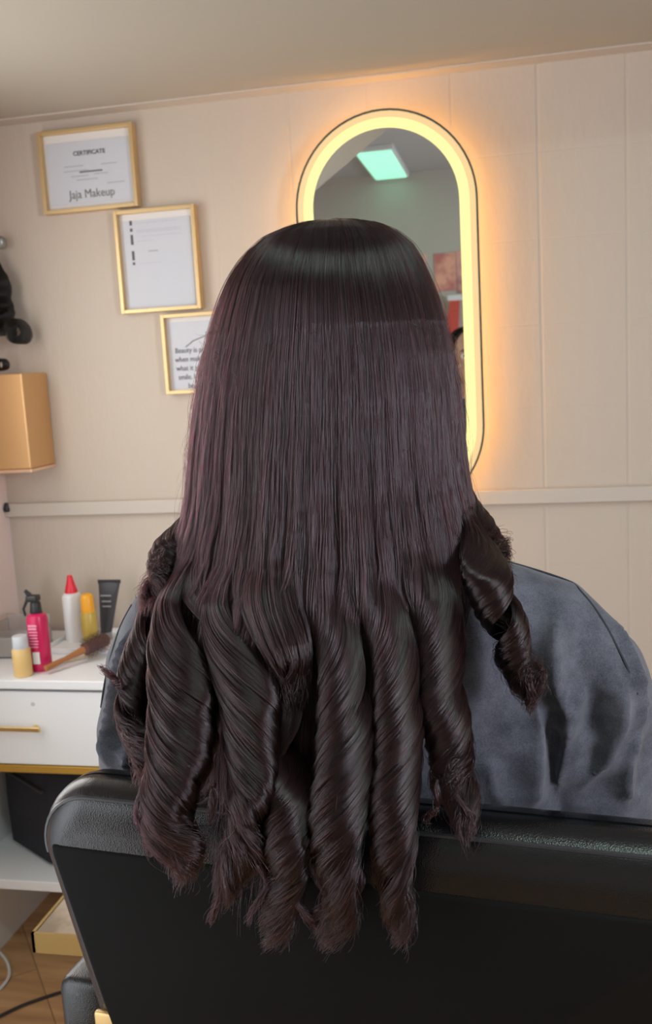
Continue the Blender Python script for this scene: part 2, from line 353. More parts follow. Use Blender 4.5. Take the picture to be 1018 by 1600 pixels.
def frame(x0, x1, z0, z1, label):
    D, W = 0.030, 0.0095; y0 = YW-D
    t = thing('picture_frame', label, 'picture frame', ((x0+x1)/2, YW, z0), 'certificates in gold frames')
    f = MB()
    f.box(x0, x0+W, y0, YW-0.0005, z0, z1, 0.001).box(x1-W, x1, y0, YW-0.0005, z0, z1, 0.001)
    f.box(x0+W, x1-W, y0, YW-0.0005, z0, z0+W, 0.001).box(x0+W, x1-W, y0, YW-0.0005, z1-W, z1, 0.001)
    f.build('frame', GOLD, t)
    MB().box(x0+W, x1-W, YW-0.012, YW-0.003, z0+W, z1-W).build('backing', mat('mount_white', (0.76, 0.74, 0.72), 0.6), t)
    return t
yp = YW-0.0145
t = frame(-1.226, -0.958, 1.968, 2.178, 'topmost gold framed certificate with large name along the bottom')
MB().box(-1.210, -0.974, YW-0.0138, YW-0.0125, 1.990, 2.148).build('certificate_sheet', PAPER, t)
text('CERTIFICATE', -1.088, 2.117, yp, 0.0155, INK, t, bold=0.0003)
for k, (xx, zz, wd) in enumerate([(-1.135, 2.086, .055), (-1.035, 2.085, .045), (-1.13, 2.074, .07), (-1.12, 2.060, .05), (-1.06, 2.062, .04), (-1.10, 2.050, .06), (-1.02, 2.036, .05)]):
    MB().box(xx-wd/2, xx+wd/2, yp, yp+0.0006, zz-0.0011, zz+0.0011).build('print_line', INKL, t)
MB().box(-1.12, -1.055, yp, yp+0.0006, 2.068, 2.0715).build('print_line', INK, t)
text('Jaja Makeup', -1.090, 2.013, yp, 0.031, mat('ink_grey', (0.16, 0.16, 0.14), 0.6), t, sx=0.88)
t = frame(-1.030, -0.806, 1.694, 1.960, 'middle gold framed sheet with bold list marks down its left side')
MB().box(-1.012, -0.824, YW-0.0138, YW-0.0125, 1.708, 1.934).build('printed_sheet', PAPER, t)
for z0, z1 in ((1.922, 1.934), (1.906, 1.914), (1.872, 1.898), (1.832, 1.856), (1.820, 1.827)):
    MB().box(-0.992, -0.985, yp, yp+0.0006, z0, z1, 0.0002).build('list_mark', INK, t)
for zz, xa, xb in ((1.926, -0.975, -0.86), (1.908, -0.975, -0.85), (1.903, -0.975, -0.85), (1.892, -0.96, -0.85), (1.880, -0.975, -0.93), (1.8225, -0.975, -0.91)):
    MB().box(xa, xb, yp, yp+0.0006, zz-0.0008, zz+0.0008).build('print_line', mat('ink_faint', (0.55, 0.52, 0.60), 0.6), t)
MB().box(-0.945, -0.918, yp, yp+0.0006, 1.851, 1.8545).build('print_line', INKL, t)
t = frame(-0.922, -0.650, 1.474, 1.685, 'lowest gold framed quote half hidden behind the brown hair')
MB().box(-0.905, -0.667, YW-0.0138, YW-0.0125, 1.488, 1.664).build('quote_sheet', PAPER, t)
for k, (s_, xx) in enumerate((('Beauty is power', 0), ('when makeup is', -.002), ('what it gives a', 0), ('smile. I will', .004), ('be there', .03))):
    text(s_, -0.893+xx, 1.588-0.0235*k, yp, 0.020, INK, t, align='LEFT', sx=0.86)
b = MB(); b.tube([(-0.862, yp, 1.597), (-0.84, yp, 1.612), (-0.80, yp, 1.625), (-0.76, yp, 1.612), (-0.73, yp, 1.597)], 0.0013, 6).build('printed_roof_line', INKG, t)

# ================================================================ COPPER WALL BOX, WIG, HOOK
t = thing('wall_box', 'copper-gold sheet metal box on the wall under the hanging wig', 'wall box', (-1.42, YW, 1.285))
MB().box(-1.432, -1.278, 2.30, YW-0.0005, 1.297, 1.552, 0.004).build('body', COPPER, t)
MB().box(-1.434, -1.276, 2.297, YW-0.0005, 1.288, 1.297, 0.002).build('bottom_lip', mat('bright_copper', (0.85, 0.60, 0.42), 0.25, 0.6), t)
hk = P(12, 797, 2.43)
t = thing('wall_hook', 'small dark hook by the corner at the end of the rail', 'hook', (XL+0.012, YW-0.02, 1.17))
MB().lathe((XL+0.008, YW-0.022, 1.166), [(0.008, 0), (0.010, 0.006), (0.007, 0.018), (0.004, 0.026)], 14).build('knob', BLACKP, t, True)

# ================================================================ VANITY
VX0, VX1, VY0 = XL+0.004, -0.62, 2.00
v = thing('vanity_unit', 'white dressing unit with gold strip and bar handle at left', 'dressing table', (-1.0, 2.2, 0))
MB().box(VX0, VX1+0.01, VY0-0.008, YW-0.015, 0.792, 0.814, 0.002).build('top', WHITE, v)
MB().box(VX0, VX0+0.018, VY0+0.02, YW-0.016, 0.0, 0.790).build('side_panel', WHITE, v)
MB().box(VX1-0.018, VX1, VY0+0.02, YW-0.016, 0.0, 0.790).build('side_panel', WHITE, v)
MB().box(VX0+0.018, VX1-0.018, YW-0.032, YW-0.016, 0.285, 0.790).build('back_panel', mat('vanity_back', (0.5, 0.48, 0.45), 0.6), v)
MB().box(VX0+0.018, VX1-0.018, VY0+0.03, YW-0.033, 0.578, 0.594).build('drawer_floor', WHITE, v)
d = MB().box(VX0, VX1, VY0, VY0+0.018, 0.596, 0.783, 0.0015).build('drawer', WHITE, v)
hb = MB(); hb.box(-1.40, -1.147, VY0-0.026, VY0-0.018, 0.690, 0.701, 0.002).box(-1.38, -1.372, VY0-0.020, VY0, 0.692, 0.699).box(-1.172, -1.164, VY0-0.020, VY0, 0.692, 0.699)
hb.build('handle', BRASS, d); MB().lathe((-1.171, VY0+0.0005, 0.752), [(0.005, 0), (0.005, 0.002)], 14, (0, -1, 0)).build('lock', mat('grey_metal', (0.6, 0.6, 0.6), 0.3), d)
MB().box(VX0, VX1, VY0-0.003, VY0+0.03, 0.575, 0.5935, 0.001).build('gold_strip', mat('satin_gold', (0.55, 0.33, 0.06), 0.4, 0.5), v)
MB().box(VX0+0.018, VX1-0.018, VY0-0.002, YW-0.033, 0.258, 0.284, 0.002).build('lower_shelf', WHITE, v)
t = thing('storage_bag', 'black soft box on the lower shelf of the white unit', 'bag', (-1.15, 2.2, 0.285))
bb = MB(); q = [(-1.385, 2.18), (-1.20, 2.06), (-0.98, 2.10), (-0.98, 2.36), (-1.37, 2.36)]
bb.rings([[(x, y, 0.2845) for x, y in q], [(x+0.0, y-0.006, 0.42) for x, y in q], [(x, y, 0.572) for x, y in q]])
bmesh.ops.bevel(bb.bm, geom=bb.bm.edges[:], offset=0.012, segments=3, affect='EDGES'); bb.build('bag_body', BLACKC, t, True, 60)
bl = MB(); bl.tube([(-1.372, 2.166, 0.50), (-1.29, 2.107, 0.503), (-1.2, 2.046, 0.50)], 0.004, 8).build('seam', BLACKP, t)

ZT = 0.8145
def bottle(name, label, cat, x, y, parts, tilt=(0, 0, 0)):
    t = thing(name, label, cat, (x, y, ZT), 'hair products on the white unit')
    for nm, prof, m in parts:
        MB().lathe((x, y, ZT), prof, 26).build(nm, m, t, True)
    t.rotation_euler = tilt
    return t
YEL = mat('amber_yellow', (0.80, 0.55, 0.22), 0.35); ORA = mat('orange_cap', (0.85, 0.38, 0.02), 0.35)
MAG = mat('magenta_plastic', (0.62, 0.015, 0.10), 0.3); REDC = mat('red_plastic', (0.75, 0.02, 0.04), 0.3)
WHP = mat('white_plastic', (0.80, 0.80, 0.80), 0.35); OLI = mat('olive_gold', (0.52, 0.36, 0.07), 0.3)
bottle('product_jar', 'short yellow bottle with clear grey cap, nearest the corner', 'bottle', -1.205, 2.03,
   [('body', [(0.021, 0), (0.0225, 0.003), (0.0225, 0.066), (0.020, 0.070)], YEL), ('cap', [(0.019, 0.070), (0.0195, 0.072), (0.0185, 0.098), (0.017, 0.101)], mat('clear_cap', (0.62, 0.66, 0.70), 0.15))])
mb = bottle('spray_bottle', 'magenta spray bottle with black trigger head', 'bottle', -1.181, 2.078,
   [('body', [(0.0245, 0), (0.026, 0.004), (0.026, 0.132), (0.023, 0.141), (0.014, 0.146)], MAG), ('collar', [(0.0145, 0.146), (0.015, 0.148), (0.013, 0.170), (0.010, 0.176)], BLACKP)])
h = MB(); h.box(-1.198, -1.168, 2.060, 2.086, ZT+0.176, ZT+0.192, 0.004); h.tube([(-1.190, 2.070, ZT+0.192), (-1.197, 2.064, ZT+0.206)], [0.007, 0.004], 10)
h.tube([(-1.196, 2.066, ZT+0.180), (-1.204, 2.060, ZT+0.160), (-1.202, 2.062, ZT+0.142)], [0.004, 0.0035, 0.003], 8); h.build('trigger_head', BLACKP, mb, True)
lb = lambda x0, x1, z0, z1, nm, m: MB().box(x0, x1, 2.0500, 2.0518, ZT+z0, ZT+z1).build(nm, m, mb)
lb(-1.187, -1.169, 0.022, 0.052, 'white_label', WHP)
for k in range(8): lb(-1.192, -1.170+0.001*(k % 3), 0.064+0.0075*k, 0.0665+0.0075*k+(0.002 if k > 5 else 0), 'print_line', mat('pink_print', (0.85, 0.35, 0.50), 0.5))
bottle('applicator_bottle', 'white bottle with pointed red nozzle cap', 'bottle', -1.205, 2.315,
   [('body', [(0.024, 0), (0.026, 0.004), (0.026, 0.128), (0.022, 0.136), (0.016, 0.139)], WHP), ('nozzle_cap', [(0.017, 0.139), (0.018, 0.141), (0.015, 0.152), (0.0105, 0.168), (0.007, 0.185), (0.005, 0.187)], REDC)])
bottle('serum_bottle', 'slim olive-gold bottle with orange cap beside the black tube', 'bottle', -1.128, 2.25,
   [('body', [(0.0195, 0), (0.021, 0.003), (0.021, 0.096), (0.0185, 0.102)], OLI), ('cap', [(0.0175, 0.102), (0.0175, 0.140), (0.0145, 0.148), (0.010, 0.151)], ORA)])
tb = thing('squeeze_tube', 'black squeeze tube standing on its cap, wide end up', 'tube', (-1.120, 2.33, ZT), 'hair products on the white unit')
MB().lathe((-1.120, 2.33, ZT), [(0.015, 0), (0.016, 0.002), (0.015, 0.024)], 24).build('cap', mat('silver_cap', (0.35, 0.35, 0.36), 0.3, 0.5), tb, True)
sq = []
for k in range(9):
    f_ = k/8; rx = 0.0155+0.0165*f_; ry = 0.0155*(1-f_)**0.6+0.0012
    sq.append([(-1.120+0.022*f_+rx*math.cos(a), 2.33+ry*math.sin(a), ZT+0.024+0.140*f_) for a in [2*math.pi*j/24 for j in range(24)]])
MB().rings(sq).build('tube_body', mat('charcoal_tube', (0.045, 0.045, 0.05), 0.4), tb, True, 50)
MB().box(-1.131, -1.065, 2.3285, 2.3315, ZT+0.160, ZT+0.170).build('crimp', BLACKP, tb)
for zz, ww in ((0.128, 0.030), (0.112, 0.026), (0.098, 0.024)): MB().box(-1.104-ww/2, -1.104+ww/2, 2.3125-0.001, 2.3135+0.002, ZT+zz, ZT+zz+0.003).build('print_line', mat('tube_print', (0.35, 0.35, 0.36), 0.5), tb)
br = thing('hair_brush', 'brown wooden round brush lying beside the magenta bottle', 'brush', (-1.13, 2.08, ZT), 'tools on the white unit')
A_, B_ = Vector((-1.150, 2.035, ZT+0.0145)), Vector((-1.06, 2.20, ZT+0.042)); dr = (B_-A_)
MB().lathe(A_, [(0.004, 0), (0.008, 0.003), (0.0075, 0.03), (0.006, 0.06), (0.0085, 0.10), (0.010, 0.118)], 16, dr).build('handle', mat('brush_wood', (0.38, 0.15, 0.05), 0.4), br, True)
hd = MB(); hd.lathe(A_, [(0.010, 0.118), (0.017, 0.122), (0.017, 0.188), (0.012, 0.194)], 20, dr).build('barrel', mat('brush_barrel', (0.10, 0.045, 0.04), 0.5), br, True)
bs = MB(); dn = dr.normalized(); o1 = dn.orthogonal().normalized(); o2 = dn.cross(o1)
for k in range(9):
    for j in range(14):
        a = 2*math.pi*(j+0.5*(k % 2))/14; n_ = o1*math.cos(a)+o2*math.sin(a); p = A_+dn*(0.127+0.0068*k)
        bs.tube([p+n_*0.016, p+n_*0.029], 0.0006, 4)
bs.build('bristles', mat('bristle', (0.05, 0.025, 0.025), 0.6), br)
t = thing('product_tray', 'low white tray under the bottles at the back', 'tray', (-1.15, 2.27, ZT), 'tools on the white unit')
MB().box(-1.245, -1.05, 2.205, 2.40, ZT-0.0002, ZT+0.002, 0.0008).build('tray_base', WHP, t)
t2 = MB(); t2.box(-1.245, -1.05, 2.202, 2.206, ZT, ZT+0.014, 0.001).box(-1.245, -1.05, 2.398, 2.402, ZT, ZT+0.014, 0.001).box(-1.248, -1.244, 2.202, 2.402, ZT, ZT+0.014, 0.001).box(-1.051, -1.047, 2.202, 2.402, ZT, ZT+0.014, 0.001)
t2.build('tray_rim', WHP, t)
t = thing('hair_comb', 'beige comb lying across the front of the white tray', 'comb', (-1.14, 2.15, ZT), 'tools on the white unit')
MB().tube([(-1.165, 2.115, ZT+0.004), (-1.08, 2.19, ZT+0.004)], [0.0035, 0.0035], 8).build('spine', mat('beige_plastic', (0.66, 0.52, 0.34), 0.4), t)
ct = MB()
for k in range(22):
    f_ = k/21; p = Vector((-1.165+0.085*f_, 2.115+0.075*f_, ZT+0.003)); ct.tube([p, p+Vector((-0.015, 0.018, -0.0015))], 0.0009, 5)
ct.build('teeth', mat('beige_plastic'), t)
t = tag(MB().lathe((-1.222, 2.16, ZT), [(0.006, 0), (0.011, 0.004), (0.0135, 0.012), (0.011, 0.020), (0.005, 0.024)], 20).build('hair_tie_ball', mat('dark_red', (0.45, 0.03, 0.04), 0.3), None, True), 'small dark red ball beside the magenta spray bottle', 'hair tie', 'tools on the white unit')
# clear plastic organiser at the left end
t = thing('organiser_box', 'clear plastic organiser by the corner behind the yellow bottle', 'organiser', (-1.35, 2.2, ZT))
CP = mat('clear_plastic', (0.85, 0.82, 0.80), 0.15, trans=0.75)
MB().box(-1.405, -1.275, 2.16, 2.165, ZT, ZT+0.055, 0.001).box(-1.405, -1.275, 2.31, 2.315, ZT, ZT+0.08, 0.001).box(-1.405, -1.40, 2.16, 2.315, ZT, ZT+0.07, 0.001).box(-1.28, -1.275, 2.16, 2.315, ZT, ZT+0.055, 0.001).build('walls', CP, t)
MB().box(-1.405, -1.275, 2.16, 2.315, ZT-0.0002, ZT+0.004, 0.001).box(-1.400, -1.280, 2.23, 2.233, ZT+0.004, ZT+0.055).build('base', CP, t)

# ================================================================ FLOOR CABLES, SIDE TABLE
zc = 0.005
def curve_pts(pts, n=10):
    out = []; p = [pts[0]]+list(pts)+[pts[-1]]
    for i in range(1, len(p)-2):
        for k in range(n):
            t = k/n; a, b, c_, d = [np.array(q, float) for q in p[i-1:i+3]]
            out.append(0.5*((2*b)+(-a+c_)*t+(2*a-5*b+4*c_-d)*t*t+(-a+3*b-3*c_+d)*t**3))
    out.append(np.array(pts[-1], float)); return out
tag(MB().tube(curve_pts([(-1.405, 2.10, zc), (-1.36, 2.06, zc), (-1.325, 2.00, zc), (-1.335, 1.93, zc), (-1.40, 1.88, zc), (-1.425, 1.86, zc)]), 0.0042, 8).build('power_cable', mat('white_cable', (0.8, 0.8, 0.8), 0.4), None, True), 'white cable loop lying on the wooden floor', 'cable')
tag(MB().tube(curve_pts([(-1.43, 1.72, zc), (-1.30, 1.83, zc), (-1.22, 1.92, zc), (-1.10, 2.0, zc), (-0.95, 2.03, zc)]), 0.004, 8).build('power_cable', BLACKP, None, True), 'black cable lying on the wooden floor', 'cable')
tb = thing('side_table', 'low gold-rimmed table with streaked pale wooden top beyond the chair', 'side table', (-0.70, 1.53, 0))
c0 = P(48, 1457, 1.41); 
tx0, tx1, ty0, ty1 = -0.875, -0.50, 1.405, 1.72
MB().box(tx0+0.006, tx1-0.006, ty0+0.006, ty1-0.006, 0.535, 0.5485, 0.001).build('top', mat('streaked_wood', (0.26, 0.20, 0.14), 0.4, mottle=(13, (0.46, 0.38, 0.29), 0.4, 0.6)), tb)
r_ = MB(); r_.box(tx0, tx1, ty0, ty0+0.006, 0.512, 0.55).box(tx0, tx1, ty1-0.006, ty1, 0.512, 0.55).box(tx0, tx0+0.006, ty0, ty1, 0.512, 0.55).box(tx1-0.006, tx1, ty0, ty1, 0.512, 0.55)
r_.build('rim', mat('rim_gold', (0.45, 0.33, 0.13), 0.4, 0.7), tb)
MB().lathe((-0.66, 1.56, 0.0), [(0.15, 0), (0.15, 0.012), (0.03, 0.022), (0.022, 0.04), (0.022, 0.50), (0.06, 0.534)], 28).build('pedestal', mat('rim_gold'), tb, True)

# ================================================================ SALON CHAIR
CX = -0.150
ch = thing('salon_chair', 'black leatherette salon chair seen from behind', 'chair', (CX, 0.77, 0))
def shear(z): return -0.045*(z-1.15)             # the back reclines towards the viewer at the top
def outline(ins, rad, n=10):
    """rounded trapezoid outline of the backrest in x, z"""
    zt, zb = 1.146-ins, 0.60+ins
    xt, xb = 0.326-ins, 0.215-ins
    pts = []
    cor = [(CX-xb, zb), (CX+xb, zb), (CX+xt, zt), (CX-xt, zt)]
    for i, cpt in enumerate(cor):
        p0, p1, p2 = Vector(cor[i-1]), Vector(cpt), Vector(cor[(i+1) % 4])
        a, b_ = (p0-p1).normalized(), (p2-p1).normalized()
        ang = a.angle(b_); rr = max(rad-ins, 0.004) if i > 1 else max(0.03-ins, 0.004); d_ = rr/math.tan(ang/2)
        ctr = p1 + (a+b_).normalized()*(rr/math.sin(ang/2))
        s0, s1 = p1+a*d_-ctr, p1+b_*d_-ctr
        a0 = math.atan2(s0.y, s0.x); a1 = math.atan2(s1.y, s1.x)
        while a1 < a0: a1 += 2*math.pi
        for k in range(n+1):
            tt = a0+(a1-a0)*k/n; pts.append((ctr.x+rr*math.cos(tt), ctr.y+rr*math.sin(tt)))
    return pts
Yr, Th = 0.722, 0.084
sec = []
for k in range(9):     # rear edge roll
    a = math.pi/2*k/8; sec.append((Yr+0.040*(1-math.sin(a)), 0.040*(1-math.cos(a))))
sec = sec[::-1]; secs = sec + [(Yr+Th-0.04*(1-math.sin(math.pi/2*(8-k)/8)), 0.04*(1-math.cos(math.pi/2*(8-k)/8))) for k in range(9)]
b = MB(); b.rings([[(x, y+shear(z), z) for x, z in outline(ins, 0.062)] for y, ins in secs])
back = b.build('backrest', LEATHER, ch, True, 50)
# rear upholstery panel, proud of the shell below the roll, and the piping round the edge
def panel_outline(ins, ztop):
    return [(x, min(z, ztop+0.02*(x-CX)*0)) for x, z in outline(ins, 0.062)]
b = MB(); b.rings([[(x, Yr+0.004+shear(z), z) for x, z in panel_outline(0.030, 1.090)], [(x, Yr-0.001+shear(z), z) for x, z in panel_outline(0.031, 1.0885)], [(x, Yr-0.0035+shear(z), z) for x, z in panel_outline(0.034, 1.085)]])
b.build('rear_panel', mat('matt_black_vinyl', (0.0055, 0.0050, 0.0045), 0.6, spec=0.10, bump=('noise', 5, 0.12, 0.02)), back, True, 60)
ol = outline(0.0115, 0.062); ol = ol[10+1:]; pip = [(x, Yr+0.0125+shear(z), z) for x, z in ol]
MB().tube(pip+[pip[-1]], 0.0022, 6).build('piping', mat('piping', (0.03, 0.03, 0.035), 0.3), back, True)
# seat, arms, base
MB().box(CX-0.25, CX+0.25, 0.83, 1.30, 0.60, 0.735, 0.03).build('seat', LEATHER, ch, True)
for sx in (-1, 1):
    x_ = CX+sx*0.305
    arm = MB().box(x_-0.036, x_+0.036, 0.775, 1.14, 0.80, 0.905, 0.014).build('armrest', LEATHER, ch, True)
    MB().box(x_-0.012, x_+0.012, 0.93, 0.98, 0.62, 0.805, 0.004).box(x_-0.012-(0.06 if sx > 0 else 0), x_+0.012+(0.06 if sx < 0 else 0), 0.93, 0.98, 0.62, 0.645, 0.004).build('arm_post', BRASS, arm, True)
    bk = MB().box(min(x_+(-sx)*0.040, x_-sx*0.104), max(x_-sx*0.040, x_-sx*0.104), Yr+0.008, Yr+0.016, 0.874, 0.914, 0.003).build('bracket', mat('bracket_gold', (0.60, 0.40, 0.16), 0.35, 0.6), ch, True)
    MB().lathe((x_-sx*0.080, Yr+0.0085, 0.894), [(0.010, 0), (0.010, 0.003), (0.006, 0.007)], 18, (0, -1, 0)).build('bolt', BRASS, bk, True)
MB().lathe((CX, 1.06, 0.0), [(0.30, 0), (0.30, 0.012), (0.10, 0.035), (0.045, 0.05), (0.045, 0.34), (0.032, 0.345), (0.032, 0.60)], 40).build('pedestal', BRASS, ch, True)
fr_ = MB(); fr_.box(CX-0.19, CX+0.19, 1.38, 1.56, 0.315, 0.335, 0.006).box(CX-0.16, CX-0.14, 1.22, 1.40, 0.318, 0.332).box(CX+0.14, CX+0.16, 1.22, 1.40, 0.318, 0.332)
fr_.tube([(CX-0.15, 1.23, 0.325), (CX-0.15, 1.20, 0.61)], 0.01, 8); fr_.tube([(CX+0.15, 1.23, 0.325), (CX+0.15, 1.20, 0.61)], 0.01, 8); fr_.build('footrest', BRASS, ch, True)

ch.rotation_euler = (0, 0, math.radians(-7.0))
# ================================================================ PERSON
X0 = -0.165
def ell(c, rx, ry, rz, n=20, m=14):
    return [[(c[0]+rx*math.sin(math.pi*j/m)*math.cos(2*math.pi*i/n), c[1]+ry*math.sin(math.pi*j/m)*math.sin(2*math.pi*i/n), c[2]-rz*math.cos(math.pi*j/m)) for i in range(n)] for j in range(m+1)]
def ovoid(mb, c, rx, ry, rz):
    r = ell(c, rx, ry, rz); r[0] = [(p[0]*0.999+c[0]*0.001, p[1], p[2]) for p in ell(c, rx*1, ry*1, rz)[0]]
    eps = 0.02
    mb.rings([[(c[0]+rx*math.sin(eps+(math.pi-2*eps)*j/14)*math.cos(2*math.pi*i/20), c[1]+ry*math.sin(eps+(math.pi-2*eps)*j/14)*math.sin(2*math.pi*i/20), c[2]-rz*math.cos(eps+(math.pi-2*eps)*j/14)) for i in range(20)] for j in range(15)])
def torso(mb, secs, p=2.4, n=36):
    """secs: (z, cx, cy, rx, ry)"""
    mb.rings([[(cx+rx*math.copysign(abs(math.cos(a))**(2/p), math.cos(a)), cy+ry*math.copysign(abs(math.sin(a))**(2/p), math.sin(a)), z) for a in [2*math.pi*i/n for i in range(n)]] for z, cx, cy, rx, ry in secs])
b = MB()
ovoid(b, (X0, 0.905, 1.555), 0.076, 0.094, 0.088)            # skull
ovoid(b, (X0, 0.940, 1.495), 0.060, 0.062, 0.080)            # face and jaw
ovoid(b, (X0, 0.985, 1.440), 0.026, 0.020, 0.018)            # chin
b.tube([(X0, 0.995, 1.545), (X0, 1.012, 1.515), (X0, 1.022, 1.502)], [0.008, 0.010, 0.011], 10)   # nose
for sx in (-1, 1):
    ovoid(b, (X0+sx*0.011, 1.010, 1.498), 0.008, 0.008, 0.006)
    ovoid(b, (X0+sx*0.080, 0.915, 1.520), 0.009, 0.016, 0.028)     # ear
    ovoid(b, (X0+sx*0.030, 0.985, 1.555), 0.020, 0.014, 0.007)     # brow
    ovoid(b, (X0+sx*0.036, 0.975, 1.500), 0.020, 0.018, 0.018)     # cheek
ovoid(b, (X0, 1.000, 1.473), 0.021, 0.010, 0.0055); ovoid(b, (X0, 0.999, 1.464), 0.018, 0.010, 0.0060)  # lips
b.tube([(X0, 0.915, 1.50), (X0, 0.900, 1.42), (X0, 0.895, 1.33)], [0.054, 0.053, 0.066], 20)
torso(b, [(1.325, X0, 0.905, 0.10, 0.06), (1.28, X0, 0.915, 0.150, 0.075), (1.20, X0, 0.935, 0.155, 0.095), (1.08, X0, 0.945, 0.145, 0.10), (0.95, X0, 0.945, 0.150, 0.10), (0.85, X0, 0.95, 0.175, 0.105), (0.765, X0, 0.96, 0.170, 0.10)])
fingers = []
for sx in (-1, 1):
    b.tube([(X0+sx*0.150, 0.910, 1.245), (X0+sx*0.205, 0.925, 1.17), (X0+sx*0.245, 0.955, 1.04)], [0.055, 0.050, 0.042], 16)
    b.tube([(X0+sx*0.245, 0.955, 1.045), (X0+sx*0.20, 1.06, 0.965), (X0+sx*0.135, 1.19, 0.915)], [0.043, 0.038, 0.027], 16)
    w0 = Vector((X0+sx*0.135, 1.19, 0.915)); dv = Vector((-sx*0.38, 0.90, -0.10)).normalized(); sd = Vector((0.90*1, sx*0.38, 0)).normalized()
    for j in range(4):
        q0 = w0+sd*(0.012*(j-1.5)); q1 = w0+dv*0.085+sd*(0.0205*(j-1.5)) + Vector((0, 0, -0.002*abs(j-1.5)))
        b.tube([q0, q0.lerp(q1, .5), q1], [0.017, 0.0165, 0.0115], 10)
        ln = [0.060, 0.075, 0.078, 0.068][j if sx > 0 else 3-j]
        f1 = q1+dv*ln*0.5+Vector((0, 0, 0.003)); f2 = q1+dv*ln*0.85+Vector((0, 0, -0.010)); f3 = q1+dv*ln+Vector((0, 0, -0.020))
        b.tube([q1-dv*0.01, f1, f2, f3], [0.0092, 0.0085, 0.0075, 0.006], 10)
    th = -sx
    q1 = w0+dv*0.030+sd*(th*0.026)
    b.tube([w0+dv*0.012+sd*th*0.012, q1, q1+dv*0.030+sd*th*0.014, q1+dv*0.055+sd*th*0.014+Vector((0, 0, -0.006))], [0.014, 0.0125, 0.0105, 0.008], 10)
    b.tube([(X0+sx*0.095, 0.96, 0.825), (X0+sx*0.105, 1.15, 0.825), (X0+sx*0.115, 1.37, 0.815)], [0.085, 0.074, 0.056], 18)
    b.tube([(X0+sx*0.115, 1.37, 0.815), (X0+sx*0.112, 1.40, 0.63), (X0+sx*0.105, 1.42, 0.42)], [0.056, 0.052, 0.036], 18)
person = solid(b, 'person', SKIN, 0.0042, 5)
tag(person, 'person in washed grey shirt seated with back turned and long curled plum-brown hair', 'person')

# ---- face details
for sx in (-1, 1):
    e = MB(); ovoid(e, (X0+sx*0.030, 0.984, 1.538), 0.0125, 0.0125, 0.0125); e.build('eye', mat('eye_white', (0.8, 0.78, 0.75), 0.2), person, True)
    e = MB(); ovoid(e, (X0+sx*0.030, 0.9935, 1.538), 0.0055, 0.0040, 0.0055); e.build('iris', mat('iris_brown', (0.05, 0.02, 0.01), 0.1), person, True)
    e = MB(); e.tube([(X0+sx*0.014, 1.000, 1.556), (X0+sx*0.030, 0.9995, 1.561), (X0+sx*0.046, 0.991, 1.556)], [0.002, 0.0028, 0.001], 8); e.build('eyebrow', CORE, person, True)
e = MB(); ovoid(e, (X0, 1.0035, 1.4725), 0.020, 0.0085, 0.0048); ovoid(e, (X0, 1.0025, 1.464), 0.0175, 0.0088, 0.0052); e.build('lips', mat('lips', (0.45, 0.14, 0.13), 0.4), person, True)

# ---- trousers and shoes
b = MB()
torso(b, [(1.00, X0, 0.948, 0.162, 0.105), (0.90, X0, 0.95, 0.180, 0.112), (0.82, X0, 0.955, 0.190, 0.115), (0.752, X0, 0.965, 0.180, 0.105)])
for sx in (-1, 1):
    b.tube([(X0+sx*0.095, 0.95, 0.832), (X0+sx*0.105, 1.15, 0.832), (X0+sx*0.115, 1.385, 0.815)], [0.090, 0.083, 0.066], 18)
    b.tube([(X0+sx*0.115, 1.375, 0.815), (X0+sx*0.112, 1.405, 0.63), (X0+sx*0.105, 1.42, 0.43)], [0.066, 0.062, 0.055], 18)
solid(b, 'trousers', mat('black_trousers', (0.02, 0.02, 0.025), 0.85), 0.007, 6, person)
for sx in (-1, 1):
    b = MB(); xs = X0+sx*0.105
    b.rings([[(xs+wd*math.cos(a), y, 0.337+max(0, hh*(0.5+0.5*math.sin(a)))) for a in [2*math.pi*i/20 for i in range(20)]] for y, wd, hh in ((1.375, 0.02, 0.06), (1.385, 0.033, 0.085), (1.42, 0.036, 0.095), (1.46, 0.038, 0.07), (1.53, 0.045, 0.055), (1.58, 0.043, 0.045), (1.615, 0.028, 0.03), (1.625, 0.01, 0.015))])
    b.build('shoe', mat('shoe_black', (0.03, 0.03, 0.03), 0.4), person, True, 60)

